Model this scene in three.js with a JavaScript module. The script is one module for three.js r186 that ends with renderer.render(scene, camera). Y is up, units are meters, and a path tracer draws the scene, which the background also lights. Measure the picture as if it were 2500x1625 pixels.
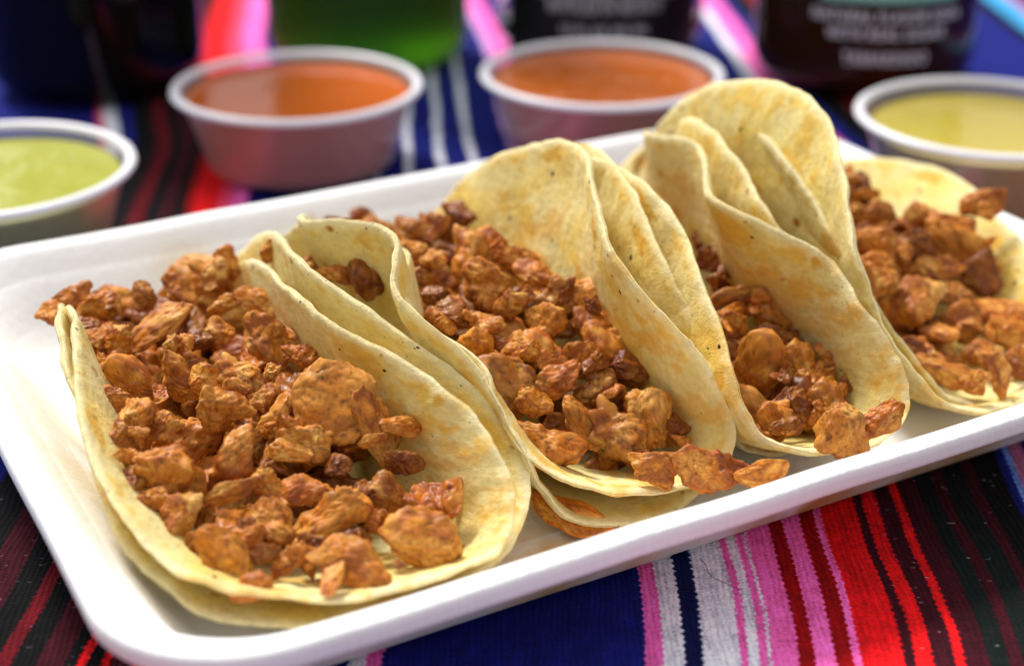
import * as THREE from 'three';
import { mergeVertices, mergeGeometries } from 'three/addons/utils/BufferGeometryUtils.js';
import { ImprovedNoise } from 'three/addons/math/ImprovedNoise.js';

// ---------------------------------------------------------------- camera, sky, light, exposure
const scene = new THREE.Scene();
const camera = new THREE.PerspectiveCamera(24.057, 1024 / 665, 0.01, 50);
camera.position.set(0, 0.14134, 0);
camera.rotation.set(-0.44527, 0, 0);
camera.focus = 0.249;
camera.userData.fStop = 10.5;
scene.add(camera);
const renderer = new THREE.WebGLRenderer({ antialias: true });
renderer.setSize(1024, 665);
renderer.toneMapping = THREE.LinearToneMapping;
renderer.toneMappingExposure = 1.98;
renderer.shadowMap.enabled = true;

function skyTexture() {            // bright overcast sky, brightest towards the hidden sun
  const w = 256, h = 128, d = new Float32Array(w * h * 4);
  const sd = new THREE.Vector3(-0.35, 0.8, -0.5).normalize(), v = new THREE.Vector3();
  for (let j = 0; j < h; j++) for (let i = 0; i < w; i++) {
    const th = (j + 0.5) / h * Math.PI - Math.PI / 2, ph = ((i + 0.5) / w - 0.5) * Math.PI * 2;
    v.set(Math.cos(th) * Math.cos(ph), Math.sin(th), Math.cos(th) * Math.sin(ph));
    const c = Math.max(0, v.dot(sd)), up = Math.max(0, v.y);
    let L = 0.42 + 0.75 * Math.pow(up, 0.8) + 1.5 * Math.pow(c, 10);
    if (v.y < 0) L = 0.22;
    const k = (j * w + i) * 4;
    d[k] = L * 0.99; d[k + 1] = L * 0.985; d[k + 2] = L * 1.0; d[k + 3] = 1;
  }
  const t = new THREE.DataTexture(d, w, h, THREE.RGBAFormat, THREE.FloatType);
  t.mapping = THREE.EquirectangularReflectionMapping;
  t.magFilter = t.minFilter = THREE.LinearFilter; t.needsUpdate = true;
  return t;
}
const sky = skyTexture();
scene.background = sky; scene.environment = sky;
scene.backgroundIntensity = scene.environmentIntensity = 0.43;
const sun = new THREE.DirectionalLight(new THREE.Color(1, 0.96, 0.9), 2.3);
sun.position.set(-0.35, 0.8, -0.5).multiplyScalar(3).add(new THREE.Vector3(0, 0, -0.3));
sun.target.position.set(0, 0, -0.3);
sun.castShadow = true; sun.shadow.radius = 26;
sun.shadow.mapSize.set(2048, 2048);
Object.assign(sun.shadow.camera, { left: -0.4, right: 0.4, top: 0.4, bottom: -0.4, near: 0.5, far: 6 });
scene.add(sun, sun.target);

// ---------------------------------------------------------------- helpers
const MM = 0.001, rad = THREE.MathUtils.degToRad, lerp = THREE.MathUtils.lerp;
const clamp = (x, a = 0, b = 1) => Math.min(b, Math.max(a, x));
const smooth = (x) => { x = clamp(x); return x * x * (3 - 2 * x); };
const noiser = new ImprovedNoise();
const N3 = (x, y, z) => noiser.noise(x + 100.37, y + 57.11, z + 31.73);
const fbm = (x, y, z, o = 4) => { let s = 0, a = 0.5; for (let i = 0; i < o; i++) { s += a * N3(x, y, z); x *= 2.03; y *= 2.03; z *= 2.03; a *= 0.5; } return s; };
function rng(seed) { let a = seed >>> 0; return () => { a = (a + 0x6D2B79F5) | 0; let t = Math.imul(a ^ (a >>> 15), 1 | a); t = (t + Math.imul(t ^ (t >>> 7), 61 | t)) ^ t; return ((t ^ (t >>> 14)) >>> 0) / 4294967296; }; }
const taken = {};
function numbered(name) { const n = taken[name] = (taken[name] ?? -1) + 1; return n ? `${name}_${String(n).padStart(3, '0')}` : name; }
function tag(o, label, category, group) { o.userData.label = label; if (category) o.userData.category = category; if (group) o.userData.group = group; return o; }
function mesh(name, g, m, parent) { const o = new THREE.Mesh(g, m); o.name = numbered(name); o.castShadow = o.receiveShadow = true; (parent ?? scene).add(o); return o; }
function gridGeometry(P, nu, nv, closedU, uvs) {   // P[v][u] = [x,y,z]
  const pos = [], idx = [], uv = [];
  for (let v = 0; v < nv; v++) for (let u = 0; u < nu; u++) { pos.push(...P[v][u]); if (uvs) uv.push(...uvs[v][u]); }
  const uu = closedU ? nu : nu - 1;
  for (let v = 0; v < nv - 1; v++) for (let u = 0; u < uu; u++) {
    const a = v * nu + u, b = v * nu + (u + 1) % nu, c = a + nu, d = b + nu;
    idx.push(a, c, b, b, c, d);
  }
  const g = new THREE.BufferGeometry();
  g.setAttribute('position', new THREE.Float32BufferAttribute(pos, 3));
  if (uvs) g.setAttribute('uv', new THREE.Float32BufferAttribute(uv, 2));
  g.setIndex(idx); g.computeVertexNormals();
  return g;
}
function pixels(w, h, f, srgb) {                   // f(x, y) -> [r, g, b] 0..1 ; row 0 is v = 0
  const d = new Uint8Array(w * h * 4);
  for (let j = 0; j < h; j++) for (let i = 0; i < w; i++) {
    const c = f(i, j), k = (j * w + i) * 4;
    d[k] = clamp(c[0]) * 255; d[k + 1] = clamp(c[1]) * 255; d[k + 2] = clamp(c[2]) * 255; d[k + 3] = 255;
  }
  const t = new THREE.DataTexture(d, w, h, THREE.RGBAFormat, THREE.UnsignedByteType);
  t.magFilter = THREE.LinearFilter; t.minFilter = THREE.LinearMipmapLinearFilter; t.generateMipmaps = true;
  if (srgb) t.colorSpace = THREE.SRGBColorSpace;
  t.needsUpdate = true; return t;
}
const toS = (l) => (l <= 0.0031308 ? 12.92 * l : 1.055 * Math.pow(l, 1 / 2.4) - 0.055);
const mix3 = (a, b, t) => [lerp(a[0], b[0], t), lerp(a[1], b[1], t), lerp(a[2], b[2], t)];
function noiseField(n, scale, seed, oct = 4) {     // tileable-free 2D noise lookup, bilinear, for speed
  const f = new Float32Array(n * n);
  for (let j = 0; j < n; j++) for (let i = 0; i < n; i++) f[j * n + i] = fbm(i / n * scale, j / n * scale, seed * 3.71, oct);
  return (u, v) => {
    let x = (u - Math.floor(u)) * (n - 1), y = (v - Math.floor(v)) * (n - 1);
    const i = Math.min(n - 2, x | 0), j = Math.min(n - 2, y | 0); x -= i; y -= j;
    return lerp(lerp(f[j * n + i], f[j * n + i + 1], x), lerp(f[(j + 1) * n + i], f[(j + 1) * n + i + 1], x), y);
  };
}

// ---------------------------------------------------------------- the striped cloth
const C = {                                         // yarn colours, sRGB 0..1
  blue: [0.08, 0.11, 0.44], navy: [0.05, 0.08, 0.28], white: [0.92, 0.93, 0.98], pink: [1.0, 0.42, 0.74], lilac: [0.80, 0.62, 0.86],
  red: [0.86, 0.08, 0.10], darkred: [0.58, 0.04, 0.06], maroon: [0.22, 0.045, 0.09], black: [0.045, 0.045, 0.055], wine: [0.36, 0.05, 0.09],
  green: [0.06, 0.09, 0.085], cyan: [0.25, 0.62, 0.84], rose: [0.93, 0.26, 0.40], mauve: [0.72, 0.42, 0.56], sky: [0.45, 0.60, 0.90],
};
// [left edge in mm across the stripes, yarn]
const frontStripes = [[-400, 'blue'], [-87, 'black'], [-80, 'maroon'], [-75, 'black'], [-71, 'wine'], [-68.5, 'black'], [-65, 'maroon'], [-61, 'black'], [-59.3, 'red'], [-57.8, 'black'], [-55.5, 'red'], [-54.2, 'maroon'], [-51, 'red'], [-46, 'darkred'], [-40, 'pink'], [-34, 'blue'], [-19.5, 'white'], [-17, 'pink'], [-14.6, 'blue'],
  [23.6, 'pink'], [26.2, 'white'], [29.2, 'navy'], [31.7, 'white'], [36.8, 'pink'], [38.0, 'white'], [39.6, 'pink'], [40.9, 'white'], [41.4, 'pink'], [45.3, 'darkred'], [47.6, 'pink'], [50.6, 'darkred'], [53.2, 'pink'], [54.4, 'red'],
  [60.4, 'maroon'], [61.9, 'red'], [64.5, 'maroon'], [67.7, 'red'], [69.3, 'maroon'], [73.0, 'green'], [76.0, 'maroon'], [78.2, 'green'], [82, 'maroon'], [84, 'black'], [88.6, 'blue'], [90.2, 'sky'], [91.3, 'mauve'], [94, 'blue'], [99, 'black'], [120, 'wine'], [130, 'red'], [138, 'pink'], [146, 'white'], [150, 'blue'], [400, 'blue']];
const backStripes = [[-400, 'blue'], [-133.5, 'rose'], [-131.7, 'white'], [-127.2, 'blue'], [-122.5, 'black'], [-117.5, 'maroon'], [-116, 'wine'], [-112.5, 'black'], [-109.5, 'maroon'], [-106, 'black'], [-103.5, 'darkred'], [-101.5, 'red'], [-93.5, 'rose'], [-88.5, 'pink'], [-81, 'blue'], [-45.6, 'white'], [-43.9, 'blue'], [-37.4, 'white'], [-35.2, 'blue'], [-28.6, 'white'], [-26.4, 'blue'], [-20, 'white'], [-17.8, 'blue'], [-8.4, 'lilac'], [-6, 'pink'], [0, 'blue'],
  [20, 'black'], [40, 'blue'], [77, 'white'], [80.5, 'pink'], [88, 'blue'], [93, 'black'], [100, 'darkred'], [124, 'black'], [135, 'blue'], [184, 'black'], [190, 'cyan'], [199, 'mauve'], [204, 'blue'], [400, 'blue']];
function clothTextures(stripes, x0, x1, z0, z1, w, h, uOf, fleckFrom) {   // sheet from x0..x1, z0..z1 in mm
  const wob = noiseField(256, 9, 1), soft = noiseField(256, 30, 2), r = rng(77), bump = new Float32Array(w * h);
  const fl = new Float32Array(w * h);
  for (let i = 0; i < 8000; i++) {                  // pale weft flecks that show between dark yarns
    const fx = r(), fy = r(), len = 1 + r() * 2.4, px = fx * w | 0, py = fy * h | 0, keep = soft(fx * 0.9, fy * 0.9) + r() * 0.5 > 0.18;
    if (!keep) continue;
    for (let k = 0; k < len; k++) { const q = Math.min(h - 1, py + (k * 0.35 | 0)) * w + Math.min(w - 1, px + k); fl[q] = Math.max(fl[q], 0.4 + 0.6 * r()); }
  }
  const map = pixels(w, h, (i, j) => {
    const x = lerp(x0, x1, (i + 0.5) / w), z = lerp(z1, z0, (j + 0.5) / h);
    let u = uOf(x, z);
    const row = z / 0.78, tooth = Math.abs((row % 2 + 2) % 2 - 1) - 0.5;          // weft turns zigzag at every stripe edge
    u += tooth * (0.34 + 0.7 * soft(z / 60, x / 40)) + (r() - 0.5) * 0.22 + wob((x + 200) / 410, (z + 700) / 710) * 3.4;
    let k = 0; while (k < stripes.length - 2 && stripes[k + 1][0] <= u) k++;
    let c = C[stripes[k][1]];
    const rib = 0.5 + 0.5 * Math.cos((x + wob(z / 300, x / 300) * 3) * Math.PI * 2 / 0.95), weft = 0.5 + 0.5 * Math.cos(row * Math.PI * 2 + Math.round(x / 0.95) * Math.PI);
    bump[j * w + i] = (rib * 0.55 + weft * 0.4) * (0.75 + 1.2 * soft(x / 9, z / 9)) + 0.5 * soft(x / 4.1, z / 4.7);
    const n = soft(x / 90, z / 90), n2 = soft(x / 11.3 + 0.3, z / 13.7), yarn = soft(x / 31, z / 400 + 0.2) + 0.6 * soft(x / 70 + 0.5, z / 7);
    let s = 0.93 + 0.13 * rib * (0.5 + 0.5 * weft) + (r() - 0.5) * 0.20 + n * 0.26 + n2 * 0.38 + yarn * 0.30;
    c = [c[0] * s, c[1] * s, c[2] * s];
    const f = fl[j * w + i] * (u > fleckFrom[0] ? smooth((u - fleckFrom[0]) / 12) : u < fleckFrom[1] ? 0.55 : 0.10);
    return f > 0.02 ? mix3(c, [0.83, 0.84, 0.88], f * 0.85) : c;
  }, true);
  const bm = pixels(w, h, (i, j) => { const b = bump[j * w + i] * 0.75 + soft(i / w * 3, j / h * 3) * 0.4 + 0.1; return [b, b, b]; });
  return new THREE.MeshPhysicalMaterial({ map, bumpMap: bm, bumpScale: 0.0005, roughness: 0.95, specularIntensity: 0.25 });
}
function sheet(name, x0, x1, z0, z1, nx, nz, height, material) {
  const P = [], U = [];
  for (let j = 0; j <= nz; j++) { const p = [], q = []; for (let i = 0; i <= nx; i++) { const x = lerp(x0, x1, i / nx), z = lerp(z0, z1, j / nz); p.push([x * MM, height(x, z) * MM, z * MM]); q.push([i / nx, 1 - j / nz]); } P.push(p); U.push(q); }
  const o = mesh(name, gridGeometry(P, nx + 1, nz + 1, false, U), material);
  o.userData.kind = 'structure'; return o;
}
const backU = (x, z) => { const u = x + 0.066 * (z + 250) - 9 * smooth((z + 475) / 70) * smooth((-62 - x) / 20); return u - 0.17 * (z + 400) + 1.5 * Math.sin(z / 37 + x / 60); };
const frontU = (x, z) => x + 0.066 * (z + 250) + 0.9 * Math.sin(z / 19 + 1.2) * smooth((-z - 170) / 60);
const wrinkle = noiseField(256, 11, 9, 3);
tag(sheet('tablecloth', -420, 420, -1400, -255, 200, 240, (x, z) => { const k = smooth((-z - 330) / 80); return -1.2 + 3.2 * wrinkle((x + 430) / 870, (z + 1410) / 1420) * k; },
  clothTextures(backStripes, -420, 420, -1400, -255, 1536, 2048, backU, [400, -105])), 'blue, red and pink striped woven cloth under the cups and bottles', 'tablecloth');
tag(sheet('woven_blanket', -230, 230, -330, -60, 220, 150, (x, z) => 0.9 + 0.9 * wrinkle((x + 300) / 380, (z + 500) / 380) * smooth((Math.abs(x) + Math.abs(z + 267) - 60) / 60) - 1.6 * smooth((-z - 318) / 12),
  clothTextures(frontStripes, -230, 230, -330, -60, 2048, 1280, frontU, [56, -46])), 'striped woven blanket with red, pink, white and blue bands in front of the tray', 'blanket');

// ---------------------------------------------------------------- the foam tray
const TRAY = new THREE.Vector3(0.01013, 0, -0.26692), TURN = 0.50673;
function onTray(o, x = 0, y = 0, z = 0) {           // tray axes in mm: x along its length, z across towards the viewer
  o.rotation.y = TURN; const c = Math.cos(TURN), s = Math.sin(TURN);
  o.position.set(TRAY.x + (c * x + s * z) * MM, y * MM, TRAY.z + (-s * x + c * z) * MM); return o;
}
const HX = 104.5, HZ = 75.7;
function roundedRing(d, n, rc) {                     // rounded rectangle inset by d, n points per side run
  const hx = HX - d, hz = HZ - d, r = Math.max(6, rc - d * 0.55), out = [];
  const corners = [[hx - r, hz - r, 0], [-hx + r, hz - r, 90], [-hx + r, -hz + r, 180], [hx - r, -hz + r, 270]];
  for (let k = 0; k < 4; k++) {
    const [cx, cz, a0] = corners[k], [nx, nz] = corners[(k + 1) % 4];
    for (let i = 0; i < 14; i++) { const a = rad(a0 + 90 * i / 14); out.push([cx + r * Math.cos(a), cz + r * Math.sin(a)]); }
    const a = rad(a0 + 90), ex = cx + r * Math.cos(a), ez = cz + r * Math.sin(a), fx = nx + r * Math.cos(a), fz = nz + r * Math.sin(a);
    for (let i = 0; i < n; i++) out.push([lerp(ex, fx, i / n), lerp(ez, fz, i / n)]);
  }
  return out;
}
function trayGeometry() {
  const prof = new THREE.CatmullRomCurve3([[70, 1.2], [40, 1.2], [22, 1.3], [18.8, 2.2], [16.6, 5], [9.0, 15.8], [6.8, 17.8], [3.6, 18.3], [1.2, 18.3], [0.25, 18.6], [0, 19.3], [0.05, 20.8], [0.4, 21.6], [1.3, 21.95], [2.9, 21.9], [3.9, 21.5], [5.6, 19.8], [16.6, 6.0], [18.6, 4.8], [21, 4.3], [26, 4.2], [40, 4.2], [70, 4.2]].map((p) => new THREE.Vector3(p[0], p[1], 0)), false, 'centripetal');
  const P = [], U = [], NP = 130;
  for (let k = 0; k <= NP; k++) {
    const q = prof.getPoint(k / NP), ring = roundedRing(Math.max(0, q.x), 26, 21), row = [], uv = [];
    for (const [x, z] of ring) {
      const w = N3(x / 26, z / 26, 3) * 0.45 + N3(x / 9, z / 9, 5) * 0.05;
      const dip = q.y > 10 ? w : w * 0.3;
      row.push([(x + N3(z / 30, x / 30, 8) * 0.35) * MM, Math.max(0.9, q.y + dip) * MM, z * MM]); uv.push([x / 220 + 0.5, 0.5 - z / 160]);
    }
    P.push(row); U.push(uv);
  }
  return gridGeometry(P, P[0].length, P.length, true, U);
}
const trayMap = (() => {
  const n1 = noiseField(256, 8, 21), n2 = noiseField(256, 60, 22), r = rng(5);
  const spots = [[-97, -62, 1.5, 0.75], [62, 71.4, 0.9, 0.6], [66, 69, 0.7, 0.55], [73, 70.5, 0.8, 0.6], [-4, 71.6, 0.6, 0.6], [58, 70.2, 0.5, 0.5], [81, 69.6, 0.6, 0.5]].map(([x, z, s, a]) => ({ x, z, s, a }));
  for (let i = 0; i < 16; i++) spots.push({ x: -98 + r() * 196, z: (r() < 0.5 ? -1 : 1) * (56 + r() * 15), s: 0.25 + r() * 0.5, a: 0.25 + r() * 0.3 });
  const wash = [[-88, 6, 12, 34, 0.34], [-60, 62, 30, 7, 0.22], [-30, 54, 15, 12, 0.95], [10, 58, 18, 9, 0.9], [42, 58, 16, 8, 0.8], [-52, -66, 8, 4, 0.35], [-28, -64, 5, 4, 0.3], [70, 62, 18, 6, 0.35]];  // strong front washes: floor grease with brown shadow painted in
  return pixels(1408, 1024, (i, j) => {
    const x = (i / 1408 - 0.5) * 220, z = (0.5 - j / 1024) * 160;
    let c = [0.925, 0.928, 0.935]; const m = 0.012 * n2(i / 1408, j / 1024);
    c = [c[0] + m, c[1] + m, c[2] + m];
    for (const [wx, wz, sx, sz, a] of wash) { const d = ((x - wx) / sx) ** 2 + ((z - wz) / sz) ** 2; if (d < 3) c = mix3(c, a > 0.7 ? [0.74, 0.52, 0.24] : [0.86, 0.72, 0.44], a * Math.exp(-d * 1.6) * clamp(0.6 + n1(x / 90 + 0.5, z / 90 + 0.5) * 2.4)); }
    for (const s of spots) { const d = Math.hypot(x - s.x, z - s.z) / s.s + n1(x / 20, z / 20) * 0.9; if (d < 1.3) c = mix3(c, [0.83, 0.56, 0.20], s.a * (1 - smooth(d / 1.3))); }
    return c;
  }, true);
})();
const beads = (() => { const n = noiseField(256, 48, 31, 3), n2 = noiseField(256, 110, 32, 2); return pixels(512, 512, (i, j) => { const b = 0.5 + n(i / 512, j / 512) * 0.7 + n2(i / 512, j / 512) * 0.6; return [b, b, b]; }); })();
beads.wrapS = beads.wrapT = THREE.RepeatWrapping; beads.repeat.set(4, 3);
const trayMat = new THREE.MeshPhysicalMaterial({ map: trayMap, bumpMap: beads, bumpScale: 0.00013, roughness: 0.72, specularIntensity: 0.4 });
const tray = new THREE.Group(); tray.position.set(0.0097, 0, -0.2658); tray.rotation.y = 0.5048; tray.name = 'foam_tray'; scene.add(tray);
tag(tray, 'white foam tray with rounded corners holding the row of tacos', 'tray');
mesh('tray_body', trayGeometry(), trayMat, tray);

// ---------------------------------------------------------------- tortillas
// zc, xs: fold centre on the tray; R radius; t* tilt of the left and right walls from upright at near end, middle and far end; w* waviness of the walls
const TORT = {
  t1a: { zc: 7.47, xs: -57.97, yaw: 5.22, R: 56.13, so: -2.66, y0: 6.3, liftN: 10.19, liftF: 3.38, tLn: 68.94, tL0: 30.85, tLf: 10.06, LbL: 39.43, flL: -0.44, tRn: 24.65, tR0: -7.95, tRf: 11.78, LbR: 12.97, flR: -5.01, wAL: -4.19, wkL: 1.02, wpL: -0.34, wAR: -3.71, wkR: 2.26, wpR: 0.95, eL: 0.85, eR: 0.66 },
  t1b: { zc: 3.56, xs: -62.13, yaw: 1.62, R: 57.47, so: 1.83, y0: 3.99, liftN: 7.21, liftF: 5.07, tLn: 83.11, tL0: 20.87, tLf: 1.57, LbL: 36.82, flL: 0.07, tRn: 83.28, tR0: 2.75, tRf: 5.7, LbR: 21.68, flR: -4.52, wAL: 1.26, wkL: 2.92, wpL: -0.32, wAR: -7.99, wkR: 1.59, wpR: 0.61, eL: 0.84, eR: 0.75 },
  t2a: { zc: 1.98, xs: -14.25, yaw: 7.43, R: 53.74, so: 1.63, y0: 6.44, liftN: 6.17, liftF: 3.52, tLn: 64.16, tL0: 17.38, tLf: 25.47, LbL: 23.51, flL: -2.49, tRn: -17.78, tR0: 5.78, tRf: 37.54, LbR: 15.42, flR: -1.77, wAL: 3.66, wkL: 5.32, wpL: 2.38, wAR: 4.5, wkR: 2.43, wpR: -4.52, eL: 0.83, eR: 0.91 },
  t2b: { zc: -0.74, xs: -17.02, yaw: 2.37, R: 53.07, so: 0.08, y0: 4.42, liftN: 1.33, liftF: 3.21, tLn: 32.13, tL0: 16.8, tLf: 39.03, LbL: 23.29, flL: -4.98, tRn: 22.43, tR0: 13.32, tRf: 29.62, LbR: 23.86, flR: -0.69, wAL: 3.65, wkL: 4.87, wpL: 0.79, wAR: -3.8, wkR: 1.97, wpR: -0.8, eL: 0.97, eR: 1.02 },
  t3a: { zc: 2.88, xs: 21.37, yaw: -5.98, R: 62.51, so: 4.34, y0: 6.51, liftN: 10.49, liftF: 4.45, tLn: 7.13, tL0: -3.44, tLf: 28.1, LbL: 26.81, flL: -0.75, tRn: -1.5, tR0: -13.7, tRf: 31.55, LbR: 20.48, flR: -5.01, wAL: 2.47, wkL: 1.17, wpL: 0.59, wAR: -3.85, wkR: 4.53, wpR: -0.84, eL: 0.87, eR: 0.71 },
  t3b: { zc: -4.36, xs: 22.45, yaw: -3.83, R: 54.85, so: 1.91, y0: 4.44, liftN: 4.06, liftF: 4.52, tLn: 5.9, tL0: 2.89, tLf: 25.93, LbL: 26.47, flL: -1.55, tRn: -7.75, tR0: 4.59, tRf: 24.05, LbR: 21.09, flR: -2.71, wAL: -1.34, wkL: 1.98, wpL: -1.05, wAR: 4.47, wkR: 0.67, wpR: -2.29, eL: 0.69, eR: 0.91 },
  t4a: { zc: 1.3, xs: 61.62, yaw: -1.4, R: 52.44, so: -5.01, y0: 6.45, liftN: 2.5, liftF: 2.17, tLn: 31.59, tL0: 10.74, tLf: 24.23, LbL: 23.02, flL: -0.75, tRn: 48.45, tR0: 50.6, tRf: 30.78, LbR: 21.52, flR: -0.24, wAL: -1.49, wkL: 1.71, wpL: -0.8, wAR: -2.98, wkR: 2.47, wpR: -0.07, eL: 0.9, eR: 0.9 },
  t4b: { zc: 6.26, xs: 58.8, yaw: -1.92, R: 51.72, so: -6.1, y0: 4.25, liftN: 5.81, liftF: 1.44, tLn: 39.49, tL0: 11.5, tLf: 18.59, LbL: 21.07, flL: -32.36, tRn: 53.89, tR0: 57.65, tRf: 35.35, LbR: 24.92, flR: 0.06, wAL: 1.83, wkL: 2.06, wpL: -0.34, wAR: -0.51, wkR: 2.0, wpR: 0.22, eL: 1.09, eR: 0.99 },
};
function surf(p, z, s) {
  const t = z / p.R, L = s < 0, tn = L ? p.tLn : p.tRn, t0 = L ? p.tL0 : p.tR0, tf = L ? p.tLf : p.tRf;
  const tilt = t0 + (tn - tf) / 2 * t + ((tn + tf) / 2 - t0) * t * t, Lb = L ? p.LbL : p.LbR, fl = L ? p.flL : p.flR;
  const psi = rad(90 - tilt), a = Math.abs(s), n = 28; let x = 0, y = 0;
  for (let i = 0; i < n; i++) {
    const q = (i + 0.5) / n * a, u = clamp(q / Lb), g = psi * u * u * (3 - 2 * u) - rad(fl) * 2 * clamp((q - Lb) / p.R) ** 2;
    x += Math.cos(g) * a / n; y += Math.sin(g) * a / n;
  }
  const A = L ? p.wAL : p.wAR, k = L ? p.wkL : p.wkR, ph = L ? p.wpL : p.wpR;
  x = (L ? -x : x) + A * Math.sin(k * t * 2 + ph) * clamp(a / (0.8 * p.R)) ** 2;
  y += p.y0 + p.liftN * clamp(t) ** 3 + p.liftF * clamp(-t) ** 3;
  const c = Math.cos(rad(p.yaw)), sn = Math.sin(rad(p.yaw));
  return [p.xs + c * x + sn * z, y, p.zc - sn * x + c * z];
}
function tortillaGeometry(p, seed, ox, turn = seed * 1.7) {
  const NT = 280, rs = [0.004]; for (let i = 1; i <= 30; i++) rs.push(0.96 * i / 30); rs.push(0.972, 0.982, 0.99, 0.996, 1);
  const mid = [], TH = 0.64;
  const at = (r, th) => {
    const edge = 1 + 0.010 * N3(Math.cos(th) * 3 + seed, Math.sin(th) * 3, seed) + 0.007 * N3(Math.cos(th) * 11, Math.sin(th) * 11 + seed, 2) + 0.005 * N3(Math.cos(th) * 34, Math.sin(th) * 34 + seed, 4);
    const s0 = p.so + p.R * Math.sin(th) * r * edge, s = s0 * (s0 < 0 ? p.eL : p.eR), z = p.R * Math.cos(th) * r * edge;
    return new THREE.Vector3(...surf(p, z, s)).addScaledVector(UP1(s), 0);
  };
  const e = 1e-3, rowsT = [], rowsB = [], uvs = [];
  for (const r of rs) {
    const rt = [], rb = [], uv = [];
    for (let k = 0; k < NT; k++) {
      const th = k / NT * Math.PI * 2, q = at(r, th), dr = at(r + 0.004, th).sub(at(Math.max(0.001, r - 0.004), th)), dt = at(r, th + 0.01).sub(at(r, th - 0.01));
      const n = dt.cross(dr).normalize(); if (r < 0.02) n.set(0, 1, 0);
      const ux = r * Math.cos(th), uz = r * Math.sin(th);
      let und = 0.34 * N3(ux * 4 + seed, uz * 4, seed * 2) + 0.08 * N3(ux * 14, uz * 14, seed) + 0.02 * N3(ux * 40, uz * 40, seed);
      const rip = smooth((r - 0.72) / 0.28); und += rip * (0.75 * N3(Math.cos(th) * 5 + seed, Math.sin(th) * 5, seed * 3) + 0.38 * N3(Math.cos(th) * 13 + seed, Math.sin(th) * 13, seed * 5));
      const th2 = TH * Math.sqrt(Math.max(0, 1 - Math.pow(clamp((r - 0.955) / 0.045), 2.4))) * (1 + 0.35 * N3(ux * 6, uz * 6, seed + 9) + 0.3 * N3(ux * 22, uz * 22, seed + 4)) + 0.03;
      const a = q.clone().addScaledVector(n, und + th2), b = q.clone().addScaledVector(n, und - th2);
      rt.push([a.x * MM, Math.max(4.7, a.y) * MM, a.z * MM]); rb.push([b.x * MM, Math.max(4.45, b.y) * MM, b.z * MM]);
      const c = Math.cos(turn), s = Math.sin(turn); uv.push([0.5 + 0.47 * (ux * c - uz * s), 0.5 + 0.47 * (ux * s + uz * c)]);
    }
    rowsT.push(rt); rowsB.push(rb); uvs.push(uv);
  }
  const g = mergeGeometries([gridGeometry(rowsT.slice().reverse(), NT, rs.length, true, uvs.slice().reverse()), gridGeometry(rowsB, NT, rs.length, true, uvs)]);
  return g.translate(-ox * MM, 0, 0);
}
const UP1 = () => new THREE.Vector3(0, 1, 0);
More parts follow.
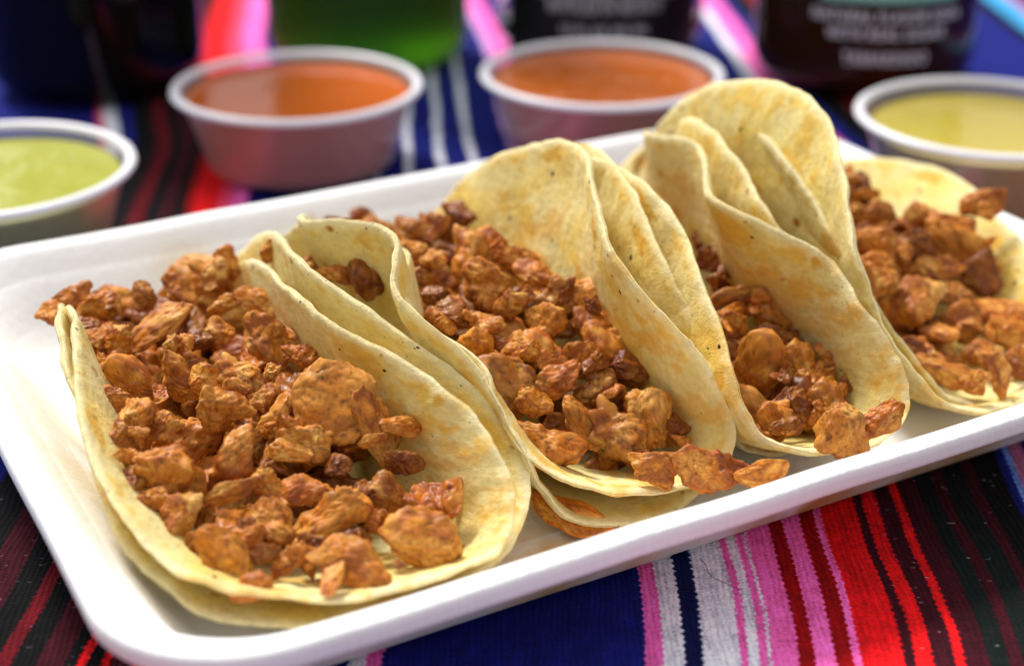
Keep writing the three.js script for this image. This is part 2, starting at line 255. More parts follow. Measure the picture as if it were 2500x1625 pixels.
const tortillaMapsOf = (greasy) => {
  const S = 1024, n1 = noiseField(256, 7, 41), n2 = noiseField(256, 26, 42), n3 = noiseField(256, 90, 43), r = rng(303);
  const specks = []; for (let i = 0; i < 420; i++) { const a = r() * 6.283, q = Math.sqrt(r()); specks.push([0.5 + 0.48 * q * Math.cos(a), 0.5 + 0.48 * q * Math.sin(a), 0.0006 + 0.0022 * r() * r() * r() + (i < 14 ? 0.0022 : 0), i < 30 ? 1 : 0.35 + 0.6 * r(), i]); }
  const grid = {}; for (const s of specks) { const k = (s[0] * 32 | 0) + ',' + (s[1] * 32 | 0); (grid[k] ??= []).push(s); }
  const toast = []; for (let i = 0; i < 60; i++) { const a = r() * 6.283, q = Math.sqrt(r()); toast.push([0.5 + 0.46 * q * Math.cos(a), 0.5 + 0.46 * q * Math.sin(a), 0.004 + 0.022 * r() * r(), 0.4 + 0.55 * r()]); }
  const hb = new Float32Array(S * S);
  const map = pixels(S, S, (i, j) => {
    const u = i / S, v = j / S, R = Math.hypot(u - 0.5, v - 0.5) / 0.47;
    let c = [toS(0.88), toS(0.685), toS(0.185)];
    const a = n1(u, v), b = n2(u, v), d = n3(u, v);
    c = mix3(c, [toS(0.90), toS(0.79), toS(0.37)], smooth(0.72 + a * 2.2));          // paler, drier patches
    c = mix3(c, [toS(0.82), toS(0.52), toS(0.07)], 0.6 * smooth((b + n1(v, u) - 0.10) * 3.2));  // oily orange-yellow patches
    c = mix3(c, [toS(0.93), toS(0.86), toS(0.55)], 0.75 * smooth((R - 0.955) / 0.035));  // pale rim
    c = mix3(c, [toS(0.74), toS(0.42), toS(0.06)], 0.45 * smooth((n1(v * 0.9 + 0.2, u) - 0.12) * 5) * smooth((R - 0.9) / 0.06));  // rim browned here and there
    for (const [tx, ty, ts, ta] of toast) { const q = Math.hypot((u - tx) * (1 + b), v - ty) / ts + b * 1.6 + n2(v * 1.7, u * 1.9) * 1.8; if (q < 1) c = mix3(c, ts > 0.009 ? [toS(0.80), toS(0.45), toS(0.05)] : [toS(0.42), toS(0.17), toS(0.03)], ta * smooth((1 - q) * (ts > 0.009 ? 0.9 : 1.4))); }
    let sp = 0; const gi = u * 32 | 0, gj = v * 32 | 0;
    for (let y = gj - 1; y <= gj + 1; y++) for (let x = gi - 1; x <= gi + 1; x++) for (const s of grid[x + ',' + y] ?? []) { const q = Math.hypot(u - s[0], v - s[1]) / s[2] + d * 1.2; if (q < 1.2) sp = Math.max(sp, s[3] * smooth((1.2 - q) * 2)); }
    c = mix3(c, [0.10, 0.06, 0.03], sp * 0.9);
    const g = 1 + d * 0.12 + b * 0.06 + (r() - 0.5) * 0.07; hb[j * S + i] = 0.5 + d * 0.5 + b * 0.4 + (r() - 0.5) * 0.30;
    if (greasy) {                                     // orange fat soaked in where the meat lies against the walls
      const su = Math.abs(u - 0.5) / 0.47, band = smooth((su - 0.02) / 0.2) * (1 - smooth((su - 0.50 - a * 0.7) / 0.22));
      c = mix3(c, [toS(0.76), toS(0.36), toS(0.035)], band * smooth((b * 1.1 + a + 0.01) * 3) * 0.38);
    }
    return [c[0] * g, c[1] * g, c[2] * g];
  }, true);
  return { map, bump: pixels(S, S, (i, j) => { const b = hb[j * S + i]; return [b, b, b]; }) };
};
const tortillaMaps = tortillaMapsOf(false), greasyMaps = tortillaMapsOf(true);
const tortillaMat = new THREE.MeshPhysicalMaterial({ map: tortillaMaps.map, bumpMap: tortillaMaps.bump, bumpScale: 0.00034, roughness: 0.72, specularIntensity: 0.35, transmission: 0.3, thickness: 0, ior: 1.35 });

const greasyMat = tortillaMat.clone(); greasyMat.map = greasyMaps.map; greasyMat.bumpMap = greasyMaps.bump;

// ---------------------------------------------------------------- chopped meat
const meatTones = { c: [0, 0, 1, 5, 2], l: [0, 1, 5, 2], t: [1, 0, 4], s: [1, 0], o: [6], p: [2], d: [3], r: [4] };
const ASPECT = { c: [1.3, 0.7, 1], l: [1.2, 0.8, 1], t: [1.8, 0.62, 1], s: [1.7, 0.36, 1], o: [1.06, 0.2, 1] };
function meatGeometry(seed, kind, detail) {
  const r = rng(seed * 7919 + 13), A = new THREE.Vector3(...ASPECT[kind]);
  const g0 = new THREE.IcosahedronGeometry(1, detail); g0.deleteAttribute('uv'); g0.deleteAttribute('normal');
  const g = mergeVertices(g0, 1e-4), P = g.attributes.position, v = new THREE.Vector3(), q = new THREE.Vector3(), nn = new THREE.Vector3();
  const planes = [], np = 8 + (r() * 5 | 0);           // the faces left by the knife
  for (let i = 0; i < np; i++) { const y = 1 - 2 * (i + 0.5) / np + (r() - 0.5) * 0.3, a = i * 2.399 + r() * 1.1, h = Math.sqrt(Math.max(0, 1 - y * y)); planes.push([new THREE.Vector3(h * Math.cos(a), y, h * Math.sin(a)).normalize(), 0.62 + r() * 0.48]); }
  const blobs = []; if (kind === 'l') for (let i = 0; i < 7; i++) blobs.push([new THREE.Vector3(r() * 2 - 1, r() * 2 - 1, r() * 2 - 1).normalize(), 0.16 + r() * 0.42, 5 + r() * 14]);
  const pw = kind === 'l' ? 5 : 9, sx = r() * 50, sy = r() * 50, sz = r() * 50, bend = (r() - 0.5) * (kind === 't' ? 0.7 : kind === 's' ? 0.45 : 0.25), tw = (r() - 0.5) * 0.8;
  const col = new Float32Array(P.count * 3), faceTone = Array.from({ length: 14 }, () => r());
  for (let i = 0; i < P.count; i++) {
    v.fromBufferAttribute(P, i).normalize();
    let R0 = 1, h1 = 0.01, h2 = 0, face = 0;
    if (kind !== 'o') { let s = 0; for (let j = 0; j < np; j++) { const h = v.dot(planes[j][0]) / planes[j][1]; if (h > 0) s += Math.pow(h, pw); if (h > h1) { h2 = h1; h1 = h; face = j; } else if (h > h2) h2 = h; } R0 = Math.min(1.3, Math.pow(s, -1 / pw)); }
    for (const [n, amp, k] of blobs) R0 += amp * Math.exp(-k * (1 - v.dot(n)));
    q.copy(v).multiply(A).multiplyScalar(R0);
    const x = q.x + sx, y = q.y + sy, z = q.z + sz;
    const lo = N3(x * 1.0, y * 1.0, z * 1.0), m = N3(x * 2.3, y * 2.3, z * 2.3), m2 = N3(x * 4.7, y * 4.7, z * 4.7);
    const crease = Math.pow(clamp(1 - Math.abs(N3(x * 1.5 + 3, y * 1.5, z * 1.5)) * 3.2), 3) * smooth(0.5 + lo * 2);
    const gr = N3(x * 10, y * 10, z * 10), gr2 = N3(x * 23, y * 23, z * 23), f = N3(x * 1.6 + z * 1.1 + m * 0.6, y * 7.5 + m, z * 7.5 - x * 2.2 + lo);
    nn.copy(v).divide(A).normalize();
    const flat = kind === 'o' ? 0.45 : kind === 's' ? 0.7 : 1;
    q.addScaledVector(nn, flat * (0.27 * lo + 0.15 * m + 0.060 * m2 - 0.13 * crease + 0.042 * f + 0.030 * gr + 0.024 * gr2));
    if (kind === 'o') { const e = 1 + 0.10 * N3(v.x * 2 + sx, v.z * 2, sy) + 0.07 * N3(v.x * 6, v.z * 6 + sz, sy); q.x *= e; q.z *= e; }
    q.y += bend * (q.x * q.x / (A.x * A.x) - 0.4) * A.x * 0.7; q.z += tw * q.x * q.y * 0.5;
    P.setXYZ(i, q.x, q.y, q.z);
    // colour: seared orange-brown outside, paler grey-tan flesh, red chilli paste, dark grease in the creases
    const cA = [0.48, 0.155, 0.014], cB = [0.59, 0.285, 0.064], cC = [0.28, 0.072, 0.010], cD = [0.075, 0.026, 0.008], cE = [0.46, 0.075, 0.02];
    const edge = smooth((h2 / h1 + 0.10 * m - 0.80) * 6), ft = faceTone[face];
    let c = ft < 0.38 ? mix3(cA, cB, 0.25 + 0.5 * ft) : ft < 0.74 ? mix3(cB, cA, 0.12) : cC;                // cut faces tan, others seared
    c = mix3(c, cA, smooth(0.35 + N3(x * 1.3 + 30, y * 1.3, z * 1.3) * 1.8));
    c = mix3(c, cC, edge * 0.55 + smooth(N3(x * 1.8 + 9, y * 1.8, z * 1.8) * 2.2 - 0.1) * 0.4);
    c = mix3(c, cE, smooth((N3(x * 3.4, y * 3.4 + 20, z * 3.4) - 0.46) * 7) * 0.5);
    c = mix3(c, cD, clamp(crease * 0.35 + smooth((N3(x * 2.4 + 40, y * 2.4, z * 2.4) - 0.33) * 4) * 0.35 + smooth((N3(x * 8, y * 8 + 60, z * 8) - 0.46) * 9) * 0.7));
    const k = 1 + gr * 0.40 + gr2 * 0.34 + f * 0.12;
    col[i * 3] = clamp(c[0] * k, 0.01); col[i * 3 + 1] = clamp(c[1] * k, 0.006); col[i * 3 + 2] = clamp(c[2] * k, 0.003);
  }
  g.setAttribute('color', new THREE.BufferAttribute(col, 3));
  g.computeBoundingBox(); const bb = g.boundingBox, sz3 = bb.getSize(new THREE.Vector3()), ce = bb.getCenter(new THREE.Vector3());
  g.translate(-ce.x, -ce.y, -ce.z).scale(1 / sz3.x, 1 / sz3.y, 1 / sz3.z);
  g.computeVertexNormals();
  return g;
}
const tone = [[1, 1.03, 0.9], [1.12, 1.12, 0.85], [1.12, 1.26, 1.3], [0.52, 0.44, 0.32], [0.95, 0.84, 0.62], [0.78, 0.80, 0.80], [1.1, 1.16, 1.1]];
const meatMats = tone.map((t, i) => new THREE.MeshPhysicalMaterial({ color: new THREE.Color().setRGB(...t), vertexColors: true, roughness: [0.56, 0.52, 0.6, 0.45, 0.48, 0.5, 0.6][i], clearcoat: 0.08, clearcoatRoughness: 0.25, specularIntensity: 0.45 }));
const meatLib = {}, seeds = { c: [1, 12], l: [21, 8], t: [31, 7], s: [41, 6], o: [51, 1] };
const libKind = { c: 'c', l: 'l', t: 't', s: 's', o: 'o', p: 'l', d: 'c', r: 's' };
for (const k in seeds) meatLib[k] = Array.from({ length: seeds[k][1] }, (_, i) => meatGeometry(seeds[k][0] + i, k, k === 'o' ? 22 : 16));
const thick = { c: 0.64, l: 0.74, p: 0.76, d: 0.66, r: 0.6, s: 0.38, o: 0.22, t: 0.62 };
const X = new THREE.Vector3(), Y = new THREE.Vector3(), Z = new THREE.Vector3(), B = new THREE.Matrix4();
const VIEW = new THREE.Vector3(-0.38, 0.62, 0.68).normalize();      // the open side of the tacos
function meatPiece(parent, ox, [x, y, z, L, W, az, el, k], R, name = 'meat_piece') {
  const big = L > 11.5 ? 0.87 : 1; if (L / W > 1.6 && k === 'c') k = 't';
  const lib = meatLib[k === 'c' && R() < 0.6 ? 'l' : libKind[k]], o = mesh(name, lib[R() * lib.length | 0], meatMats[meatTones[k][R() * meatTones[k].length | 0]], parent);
  X.set(Math.cos(rad(el)) * Math.cos(rad(az)), Math.sin(rad(el)), Math.cos(rad(el)) * Math.sin(rad(az)));
  Y.copy(VIEW).add(new THREE.Vector3(R() - 0.5, R() - 0.5, R() - 0.5).multiplyScalar(k === 'o' ? 0.15 : 1.0));
  Z.crossVectors(X, Y).normalize(); Y.crossVectors(Z, X);
  if (R() < 0.5 && k !== 'o') { X.negate(); Z.negate(); }
  if (k !== 's' && k !== 'o' && R() < 0.5) { Y.negate(); Z.negate(); }
  o.setRotationFromMatrix(B.makeBasis(X, Y, Z));
  o.position.set((x - ox) * MM, y * MM, z * MM);
  o.scale.set(L * 1.25 * big * MM, W * thick[k] * 1.25 * MM, W * 1.27 * big * MM);
  return o;
}
// big pieces on top, tray millimetres: x y z length width azimuth elevation kind
const MEAT = {
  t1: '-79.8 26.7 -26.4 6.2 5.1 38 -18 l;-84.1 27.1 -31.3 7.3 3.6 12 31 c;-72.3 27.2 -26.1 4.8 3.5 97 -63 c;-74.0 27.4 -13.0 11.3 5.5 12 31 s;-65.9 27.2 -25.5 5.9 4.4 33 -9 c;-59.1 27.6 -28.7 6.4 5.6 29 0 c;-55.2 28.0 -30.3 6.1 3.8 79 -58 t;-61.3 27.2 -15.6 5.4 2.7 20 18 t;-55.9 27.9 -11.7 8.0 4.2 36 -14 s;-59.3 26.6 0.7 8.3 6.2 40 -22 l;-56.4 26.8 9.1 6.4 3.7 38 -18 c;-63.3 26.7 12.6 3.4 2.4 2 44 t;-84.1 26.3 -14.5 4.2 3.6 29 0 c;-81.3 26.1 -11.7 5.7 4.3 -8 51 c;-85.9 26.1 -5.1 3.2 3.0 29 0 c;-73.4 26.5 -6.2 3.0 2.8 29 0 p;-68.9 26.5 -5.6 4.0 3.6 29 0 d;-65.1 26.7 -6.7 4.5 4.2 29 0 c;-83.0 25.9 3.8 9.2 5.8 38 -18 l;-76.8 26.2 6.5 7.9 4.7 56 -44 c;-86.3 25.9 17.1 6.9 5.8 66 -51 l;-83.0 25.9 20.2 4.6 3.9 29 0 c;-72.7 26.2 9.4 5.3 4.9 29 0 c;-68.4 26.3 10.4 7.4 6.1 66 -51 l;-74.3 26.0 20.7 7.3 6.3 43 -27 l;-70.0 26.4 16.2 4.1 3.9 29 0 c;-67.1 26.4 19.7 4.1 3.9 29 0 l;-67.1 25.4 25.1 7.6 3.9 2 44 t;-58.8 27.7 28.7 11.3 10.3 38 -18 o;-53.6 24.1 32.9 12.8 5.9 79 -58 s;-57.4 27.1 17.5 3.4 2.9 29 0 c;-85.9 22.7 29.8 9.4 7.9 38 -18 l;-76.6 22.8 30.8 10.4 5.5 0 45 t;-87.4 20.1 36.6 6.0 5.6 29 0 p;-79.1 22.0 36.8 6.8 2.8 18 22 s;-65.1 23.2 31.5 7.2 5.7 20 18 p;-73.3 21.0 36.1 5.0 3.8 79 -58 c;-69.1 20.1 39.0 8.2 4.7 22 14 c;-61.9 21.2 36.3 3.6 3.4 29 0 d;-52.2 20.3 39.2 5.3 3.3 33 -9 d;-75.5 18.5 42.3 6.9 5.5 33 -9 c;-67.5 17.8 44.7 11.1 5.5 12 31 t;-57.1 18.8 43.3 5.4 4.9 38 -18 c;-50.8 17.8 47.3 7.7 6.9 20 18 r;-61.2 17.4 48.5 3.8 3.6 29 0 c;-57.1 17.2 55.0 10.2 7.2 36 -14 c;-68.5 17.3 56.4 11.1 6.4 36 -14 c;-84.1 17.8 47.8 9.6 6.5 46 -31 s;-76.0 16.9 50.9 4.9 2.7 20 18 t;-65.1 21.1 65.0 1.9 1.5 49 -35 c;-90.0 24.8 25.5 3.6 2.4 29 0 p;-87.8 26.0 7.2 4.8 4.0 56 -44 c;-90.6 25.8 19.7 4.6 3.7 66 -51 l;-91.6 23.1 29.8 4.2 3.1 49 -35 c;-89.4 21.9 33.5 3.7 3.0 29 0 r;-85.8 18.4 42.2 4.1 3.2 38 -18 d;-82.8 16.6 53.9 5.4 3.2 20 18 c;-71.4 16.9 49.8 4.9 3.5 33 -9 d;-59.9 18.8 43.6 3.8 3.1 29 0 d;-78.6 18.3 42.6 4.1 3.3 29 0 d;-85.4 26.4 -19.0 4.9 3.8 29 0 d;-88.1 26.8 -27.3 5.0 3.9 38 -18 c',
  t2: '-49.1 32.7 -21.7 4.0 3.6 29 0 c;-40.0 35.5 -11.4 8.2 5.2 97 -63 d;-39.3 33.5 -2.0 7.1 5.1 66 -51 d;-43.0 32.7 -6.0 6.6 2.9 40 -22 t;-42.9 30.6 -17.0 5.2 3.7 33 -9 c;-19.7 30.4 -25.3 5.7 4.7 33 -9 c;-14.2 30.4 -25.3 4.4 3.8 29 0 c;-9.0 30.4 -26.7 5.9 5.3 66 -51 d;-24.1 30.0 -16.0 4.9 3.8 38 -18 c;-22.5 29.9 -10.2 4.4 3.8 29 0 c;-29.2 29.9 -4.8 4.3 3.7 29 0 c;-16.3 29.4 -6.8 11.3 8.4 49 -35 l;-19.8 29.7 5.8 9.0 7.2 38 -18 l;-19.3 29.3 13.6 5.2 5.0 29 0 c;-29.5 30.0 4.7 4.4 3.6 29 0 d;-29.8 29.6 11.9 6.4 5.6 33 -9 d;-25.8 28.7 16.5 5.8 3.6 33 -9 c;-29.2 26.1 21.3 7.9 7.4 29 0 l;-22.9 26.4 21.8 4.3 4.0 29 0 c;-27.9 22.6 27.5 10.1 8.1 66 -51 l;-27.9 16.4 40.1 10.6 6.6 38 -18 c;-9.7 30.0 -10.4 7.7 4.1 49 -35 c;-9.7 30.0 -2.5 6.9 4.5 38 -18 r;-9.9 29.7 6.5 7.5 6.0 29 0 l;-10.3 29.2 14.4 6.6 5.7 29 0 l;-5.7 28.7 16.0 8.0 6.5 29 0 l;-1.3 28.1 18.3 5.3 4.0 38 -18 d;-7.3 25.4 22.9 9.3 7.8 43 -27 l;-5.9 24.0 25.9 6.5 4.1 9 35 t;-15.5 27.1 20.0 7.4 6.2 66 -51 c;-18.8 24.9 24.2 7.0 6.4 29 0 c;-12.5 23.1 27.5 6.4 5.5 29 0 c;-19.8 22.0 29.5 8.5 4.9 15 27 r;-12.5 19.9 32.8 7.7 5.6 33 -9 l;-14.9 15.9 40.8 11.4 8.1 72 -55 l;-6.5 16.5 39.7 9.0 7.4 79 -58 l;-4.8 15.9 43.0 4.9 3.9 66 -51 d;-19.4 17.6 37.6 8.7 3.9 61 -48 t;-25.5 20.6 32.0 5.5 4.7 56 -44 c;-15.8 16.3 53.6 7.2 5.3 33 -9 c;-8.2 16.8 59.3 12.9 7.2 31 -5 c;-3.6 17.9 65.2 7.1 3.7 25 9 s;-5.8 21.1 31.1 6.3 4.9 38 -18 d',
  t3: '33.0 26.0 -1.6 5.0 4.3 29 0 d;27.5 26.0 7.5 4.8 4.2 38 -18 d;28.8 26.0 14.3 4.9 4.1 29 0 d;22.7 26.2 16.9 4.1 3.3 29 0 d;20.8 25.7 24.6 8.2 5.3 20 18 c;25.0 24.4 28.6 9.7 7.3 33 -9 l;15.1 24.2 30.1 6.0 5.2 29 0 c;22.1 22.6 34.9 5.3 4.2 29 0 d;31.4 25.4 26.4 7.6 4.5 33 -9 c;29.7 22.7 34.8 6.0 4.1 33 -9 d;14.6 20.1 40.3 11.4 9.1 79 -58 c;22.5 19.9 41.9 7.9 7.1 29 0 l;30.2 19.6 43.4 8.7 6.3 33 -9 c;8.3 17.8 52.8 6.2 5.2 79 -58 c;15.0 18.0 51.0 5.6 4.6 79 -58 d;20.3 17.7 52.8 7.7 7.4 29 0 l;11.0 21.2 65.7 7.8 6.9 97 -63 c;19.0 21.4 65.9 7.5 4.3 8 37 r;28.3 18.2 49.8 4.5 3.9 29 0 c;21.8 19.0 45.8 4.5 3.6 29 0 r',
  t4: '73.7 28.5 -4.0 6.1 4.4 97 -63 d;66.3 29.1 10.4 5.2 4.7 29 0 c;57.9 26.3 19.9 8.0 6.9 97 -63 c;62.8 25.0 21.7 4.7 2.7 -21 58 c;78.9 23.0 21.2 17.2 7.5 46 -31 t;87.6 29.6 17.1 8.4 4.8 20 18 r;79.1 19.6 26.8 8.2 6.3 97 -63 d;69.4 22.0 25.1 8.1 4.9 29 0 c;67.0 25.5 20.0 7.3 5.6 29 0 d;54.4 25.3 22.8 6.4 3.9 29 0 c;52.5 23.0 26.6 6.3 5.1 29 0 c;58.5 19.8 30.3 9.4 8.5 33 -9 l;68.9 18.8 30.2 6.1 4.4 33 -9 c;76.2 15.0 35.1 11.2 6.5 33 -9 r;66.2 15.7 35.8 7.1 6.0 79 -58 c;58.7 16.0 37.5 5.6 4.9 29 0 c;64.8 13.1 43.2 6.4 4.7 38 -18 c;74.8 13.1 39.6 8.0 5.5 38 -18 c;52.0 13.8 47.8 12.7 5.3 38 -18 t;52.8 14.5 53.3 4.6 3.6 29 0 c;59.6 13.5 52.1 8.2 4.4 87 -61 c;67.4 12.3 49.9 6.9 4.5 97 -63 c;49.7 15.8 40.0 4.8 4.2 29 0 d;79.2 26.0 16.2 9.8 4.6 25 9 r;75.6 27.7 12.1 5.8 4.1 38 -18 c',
};
function fillHeight(n, p, x, z) {
  const e = p.zc + p.R - 6 - z, g = z - (p.zc - p.R), top = { t1: 26, t2: 29, t3: 25, t4: 29 }[n];
  const t = (z - p.zc) / p.R, yb = p.y0 + 1 + p.liftN * clamp(t) ** 3 + p.liftF * clamp(-t) ** 3;
  let h = yb + 4 + (top - 10) * smooth((e + 2) / 42) - 10 * smooth((14 - g) / 24);
  if (n === 't1') h += 0.03 * (x - p.xs);
  if (n === 't4') h -= 0.12 * (x - p.xs);
  return h;
}
function wallX(p, z0, y, side) {                      // where the wall of the folded tortilla is at height y
  const z = clamp(z0 - p.zc, -p.R * 0.97, p.R * 0.97); let lo = 0, hi = 70, last = 0;
  for (let i = 0; i < 36; i++) { const s = hi * (i + 1) / 36 * side, q = surf(p, z, s); last = q[0]; if (q[1] > y) break; }
  return last;
}
function taco(key, label, count) {
  const a = TORT[key + 'a'], b = TORT[key + 'b'], ox = a.xs, R = rng(key.charCodeAt(1) * 101);
  const g = onTray(new THREE.Group(), ox, 0, 0); g.name = numbered('taco'); scene.add(g);
  tag(g, label, 'taco', 'tacos lined up in the foam tray');
  const sd = key.charCodeAt(1) - 48;
  mesh('tortilla', tortillaGeometry(a, sd * 2, ox, Math.PI / 2 + (sd % 2) * Math.PI), greasyMat, g);
  mesh('tortilla', tortillaGeometry(b, sd * 2 + 1, ox), tortillaMat, g);
  const placed = [];
  for (const row of MEAT[key].split(';')) {
    const t = row.split(' '), q = t.slice(0, 7).map(Number); q.push(t[7]);
    meatPiece(g, ox, q, R); placed.push(q);
  }
  let tries = 0, made = 0;                            // smaller pieces that fill in below and between them
  while (made < count && tries++ < 4000) {
    const z = a.zc + (R() * 1.72 - 0.88) * a.R, depth = made < count * 0.3 ? 4.5 + R() * 3 : 8 + R() * 8;
    const xm = lerp(wallX(a, z, 14, -1), wallX(a, z, 14, 1), R()), y = fillHeight(key, a, xm, z) - depth;
    const W = 5.2 + R() * 5, L = W * (1.1 + R() * 0.7);
    if (y < 8.5 || y < fillHeight(key, a, xm, z) - 16) continue;
    const xl = wallX(a, z, y, -1) + W * 0.5 + 1, xr = wallX(a, z, y, 1) - W * 0.5 - 1;
    if (xm < xl || xm > xr) continue;
    let ok = true; for (const q of placed) if (Math.hypot(q[0] - xm, q[1] - y, q[2] - z) < (q[3] + q[4] + W + L) * 0.125) { ok = false; break; }
    if (!ok) continue;
    const q = [xm, y, z, L, W, R() * 360, (R() - 0.5) * 60, 'cdtdrdl'[R() * 7 | 0]];  // dark kind d drawn often: gap shade painted into the filler colour
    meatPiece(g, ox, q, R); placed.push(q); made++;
  }
  for (let i = 0, n = 0; i < 900 && n < count * 0.8; i++) {   // crumbs and shreds lying on and between the pieces
    const b0 = placed[R() * Math.min(placed.length, MEAT[key].split(';').length) | 0], an = R() * 6.283, d = (b0[3] + b0[4]) * (0.20 + 0.16 * R());
    const x = b0[0] + d * Math.cos(an), z = b0[2] + d * Math.sin(an), y = b0[1] + (R() - 0.55) * 3, W = 1.3 + R() * 1.7;
    if (x < wallX(a, z, y, -1) + 1.5 || x > wallX(a, z, y, 1) - 1.5 || z > a.zc + a.R - 4) continue;
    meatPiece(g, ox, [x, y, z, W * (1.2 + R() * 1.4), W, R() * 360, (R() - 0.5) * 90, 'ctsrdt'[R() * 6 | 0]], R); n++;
  }
  return g;
}
taco('t1', 'nearest taco, wide open at the left end of tray, a round slice on top', 62);
taco('t2', 'second taco from the left with a tall toast-spotted tortilla wall', 46);
taco('t3', 'third taco from the left, its right tortilla wall curled in an S shape', 40);
taco('t4', 'farthest taco at the right edge, leaning open with dark meat strips', 40);

// loose scraps on the tray floor
const scrap1 = meatPiece(scene, 0, [0, 0, 0, 15, 5.5, 0, 0, 's'], rng(71), 'meat_scrap');
scrap1.name = 'meat_scrap';
scrap1.rotation.y += TURN; { const h = onTray(new THREE.Object3D(), -27, 7.5, 47); scrap1.position.copy(h.position); }
tag(scrap1, 'flat scrap of meat on the tray floor between the two nearest tacos', 'meat scrap');


// ---------------------------------------------------------------- sauce cups
function lathe(points, n = 96) { return new THREE.LatheGeometry(points.map(([r, y]) => new THREE.Vector2(r * MM, y * MM)), n); }
const cupMat = new THREE.MeshPhysicalMaterial({ color: new THREE.Color(0.93, 0.93, 0.95), roughness: 0.28, transmission: 0.84, thickness: 0, ior: 1.45, side: THREE.DoubleSide });
const rimMat = new THREE.MeshPhysicalMaterial({ color: new THREE.Color(0.90, 0.90, 0.96), roughness: 0.35, transmission: 0.2, thickness: 0, ior: 1.45 });
function cup(x, z, fill, col, rough, label, tilt = 0) {
  const g = new THREE.Group(); g.name = numbered('sauce_cup'); scene.add(g); g.position.set(x, 0.0012, z); g.rotation.z = tilt; g.scale.set(1.065, 0.71, 1.065);
  tag(g, label, 'sauce cup', 'plastic cups of salsa behind the tray');
  mesh('cup_body', lathe([[0, 0.9], [20.5, 0.9], [21.6, 0.2], [22.6, 0.4], [23.3, 2], [28.6, 27.6], [29, 29.4]]), cupMat, g);
  mesh('cup_rim', lathe([[28.9, 28.6], [30.0, 28.2], [30.9, 28.4], [31.3, 29.2], [31.1, 30.2], [30.4, 30.8], [29.6, 30.8], [29.0, 30.2], [28.8, 29.3], [28.9, 28.6]]), rimMat, g);
  const rr = 23.3 + (28.6 - 23.3) * (fill - 2) / 25.6 - 0.22, n = rng(x * 1e4 | 0);
  const pts = [[0, 1.3], [20, 1.3], [22.7, 1.6], [23.1, 2.4], [rr - 0.05, fill + 0.5], [rr - 0.5, fill + 0.12], [rr - 1.6, fill - 0.05]];
  for (let i = 1; i <= 24; i++) pts.push([(rr - 1.6) * (1 - i / 24), fill - 0.1]);
  const sg = lathe(pts), P = sg.attributes.position;
  for (let i = 0; i < P.count; i++) if (P.getY(i) > (fill - 0.2) * MM) { const X0 = P.getX(i) * 1000, Z0 = P.getZ(i) * 1000, f = smooth((rr - 1 - Math.hypot(X0, Z0)) / 5); P.setY(i, P.getY(i) + f * rough * 1.6 * (N3(X0 / 7 + x * 100, Z0 / 7, 1) + 0.5 * N3(X0 / 2.6, Z0 / 2.6, x * 50)) * MM); }
  sg.computeVertexNormals();
  mesh('salsa', sg, new THREE.MeshPhysicalMaterial({ color: new THREE.Color().setRGB(...col), roughness: 0.5, specularIntensity: 0.1, clearcoat: 0.8, clearcoatRoughness: 0.05 + rough * 0.3 }), g);
  return g;
}
cup(-0.1194, -0.3366, 25.5, [0.34, 0.35, 0.045], 0.55, 'plastic cup of creamy green salsa at the left edge of the picture');
cup(-0.0569, -0.4017, 26.4, [0.52, 0.100, 0.006], 0.12, 'plastic cup of smooth orange salsa in front of the green bottle');
cup(0.0245, -0.4138, 26.8, [0.52, 0.112, 0.006], 0.3, 'plastic cup of orange salsa in front of the bottle with the black label');
cup(0.1194, -0.3752, 25, [0.46, 0.36, 0.045], 0.12, 'plastic cup of yellow salsa at the right behind the farthest taco');

// ---------------------------------------------------------------- bottles
function bottle(x, z, R, glass, rough, label) {
  const g = new THREE.Group(); g.name = numbered('bottle'); scene.add(g); g.position.set(x, 0.0015, z);
  tag(g, label, 'bottle', 'bottles standing behind the salsa cups');
  const q = R / 31;
  mesh('glass', lathe([[0, 2.4], [R * 0.55, 1.6], [R * 0.78, 0], [R * 0.86, 0.3], [R * 0.95, 2.6 * q], [R, 7 * q], [R, 60], [R, 118], [R * 0.97, 128], [R * 0.82, 146], [R * 0.58, 164], [R * 0.46, 180], [R * 0.42, 205], [R * 0.45, 208], [R * 0.45, 218], [R * 0.4, 220], [0, 220]], 72), glass, g);
  mesh('bottle_cap', lathe([[R * 0.46, 214], [R * 0.5, 214.5], [R * 0.49, 221], [R * 0.4, 223.5], [0, 223.5]], 42), capMat, g);
  return g;
}
const capMat = new THREE.MeshStandardMaterial({ color: new THREE.Color(0.5, 0.05, 0.04), roughness: 0.4, metalness: 0.5 });
const glassOf = (r, g, b, dist, rough = 0.04, tint = [1, 1, 1]) => new THREE.MeshPhysicalMaterial({ color: new THREE.Color().setRGB(...tint), roughness: rough, transmission: tint[0] < 1 ? 0.7 : 1, thickness: 0.06, ior: 1.36, specularIntensity: 0.6, attenuationColor: new THREE.Color(r, g, b), attenuationDistance: dist });
function printed(g, R, y0, y1, halfAngle, draw, W, H, ground, up = 0.12) {  // label wrapped on the front of the bottle
  const cv = document.createElement('canvas'); cv.width = W; cv.height = H; draw(cv.getContext('2d'), W, H);
  const t = new THREE.CanvasTexture(cv); t.colorSpace = THREE.SRGBColorSpace;
  const geo = new THREE.CylinderGeometry((R + up) * MM, (R + up) * MM, (y1 - y0) * MM, 48, 1, true, -halfAngle, halfAngle * 2); geo.translate(0, (y0 + y1) / 2 * MM, 0);
  const m = new THREE.MeshStandardMaterial(ground ? { map: t, roughness: 0.5, side: THREE.DoubleSide } : { map: t, roughness: 0.5, transparent: true, side: THREE.DoubleSide });
  return mesh('label', geo, m, g);
}
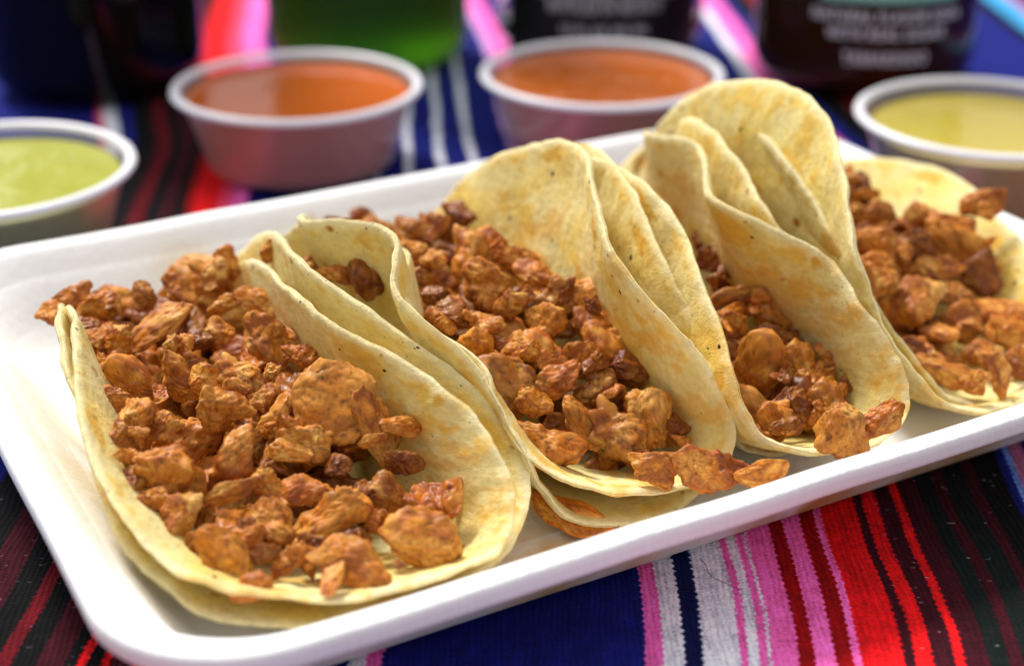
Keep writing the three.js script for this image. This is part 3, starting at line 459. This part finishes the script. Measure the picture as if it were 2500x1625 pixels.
const dark = bottle(-0.1300, -0.480, 33, glassOf(0.05, 0.03, 0.02, 0.005, 0.05, [0.012, 0.011, 0.010]), 0.05, 'dark brown glass bottle at the far left, behind the green salsa cup');
const green = bottle(-0.0478, -0.512, 33, glassOf(0.21, 0.36, 0.06, 0.025, 0.5), 0.05, 'green bottle with faint white print behind the left orange salsa cup');
const black = bottle(0.0295, -0.524, 35, glassOf(0.72, 0.82, 0.80, 0.09), 0.05, 'clear bottle with a black label and white print in the middle');
const brown = bottle(0.1115, -0.489, 34.5, glassOf(0.60, 0.26, 0.06, 0.010, 0.1, [0.09, 0.030, 0.010]), 0.05, 'dark amber bottle with a teal band and white print at the right');
const white = 'rgba(222,222,232,0.95)';
printed(brown, 34.5, -2.5, 51.5, 0.86, (c, W, H) => {
  c.clearRect(0, 0, W, H); c.textAlign = 'center'; c.fillStyle = white;
  c.fillStyle = '#8fc7bb'; c.fillRect(W * 0.14, 0, W * 0.72, H * 0.40); c.fillStyle = white;
  c.font = `bold ${H * 0.085}px sans-serif`;
  c.fillText('NATURAL FLAVOR SODA', W / 2, H * 0.51, W * 0.80);
  c.fillText('WITH REAL SUGAR', W / 2, H * 0.605, W * 0.62);
  c.font = `bold ${H * 0.095}px sans-serif`; c.fillText('TAMARINDO', W / 2, H * 0.745, W * 0.44);
}, 1024, 960, false);
printed(black, 35, -1, 54, 1.05, (c, W, H) => {
  c.fillStyle = '#050506'; c.fillRect(0, 0, W, H); c.textAlign = 'center';
  c.fillStyle = '#a3341f'; c.beginPath(); c.arc(W * 0.44, H * 0.34, H * 0.07, 0, 7); c.fill(); c.beginPath(); c.arc(W * 0.56, H * 0.34, H * 0.07, 0, 7); c.fill();
  c.fillStyle = 'rgba(225,220,228,1)'; c.font = `bold ${H * 0.095}px serif`;
  c.fillText('SPARKLING WATER', W / 2, H * 0.49, W * 0.72); c.fillText('OF NATURAL SPRINGS', W / 2, H * 0.57, W * 0.64); c.fillText('BOTTLED IN MEXICO', W / 2, H * 0.65, W * 0.52);
  c.font = `bold ${H * 0.07}px sans-serif`; c.fillText('12 FL OZ 355 ML', W / 2, H * 0.78, W * 0.40);
}, 1024, 768, true);
printed(green, 33, 12, 62, 0.7, (c, W, H) => {
  c.clearRect(0, 0, W, H); c.textAlign = 'center'; c.fillStyle = 'rgba(190,215,205,0.8)';
  c.font = `bold ${H * 0.13}px sans-serif`; c.fillText('LIME SODA', W / 2, H * 0.70, W * 0.5); c.fillText('REFRESCO', W / 2, H * 0.48, W * 0.6);
}, 768, 640, false);

const thread = new THREE.CatmullRomCurve3([[29.9, 1.9, -208.6], [30.6, 2.3, -206.5], [30.9, 2.4, -203.6], [33.2, 2.5, -201.0], [35.0, 2.2, -199.8]].map(([x, y, z]) => new THREE.Vector3(x * MM, y * MM, z * MM)));
tag(mesh('loose_hair', new THREE.TubeGeometry(thread, 40, 0.00005, 6), new THREE.MeshStandardMaterial({ color: 0x1a1418, roughness: 0.6 })), 'fine dark hair lying on the white blanket stripe before the tray', 'hair');


renderer.render(scene, camera);
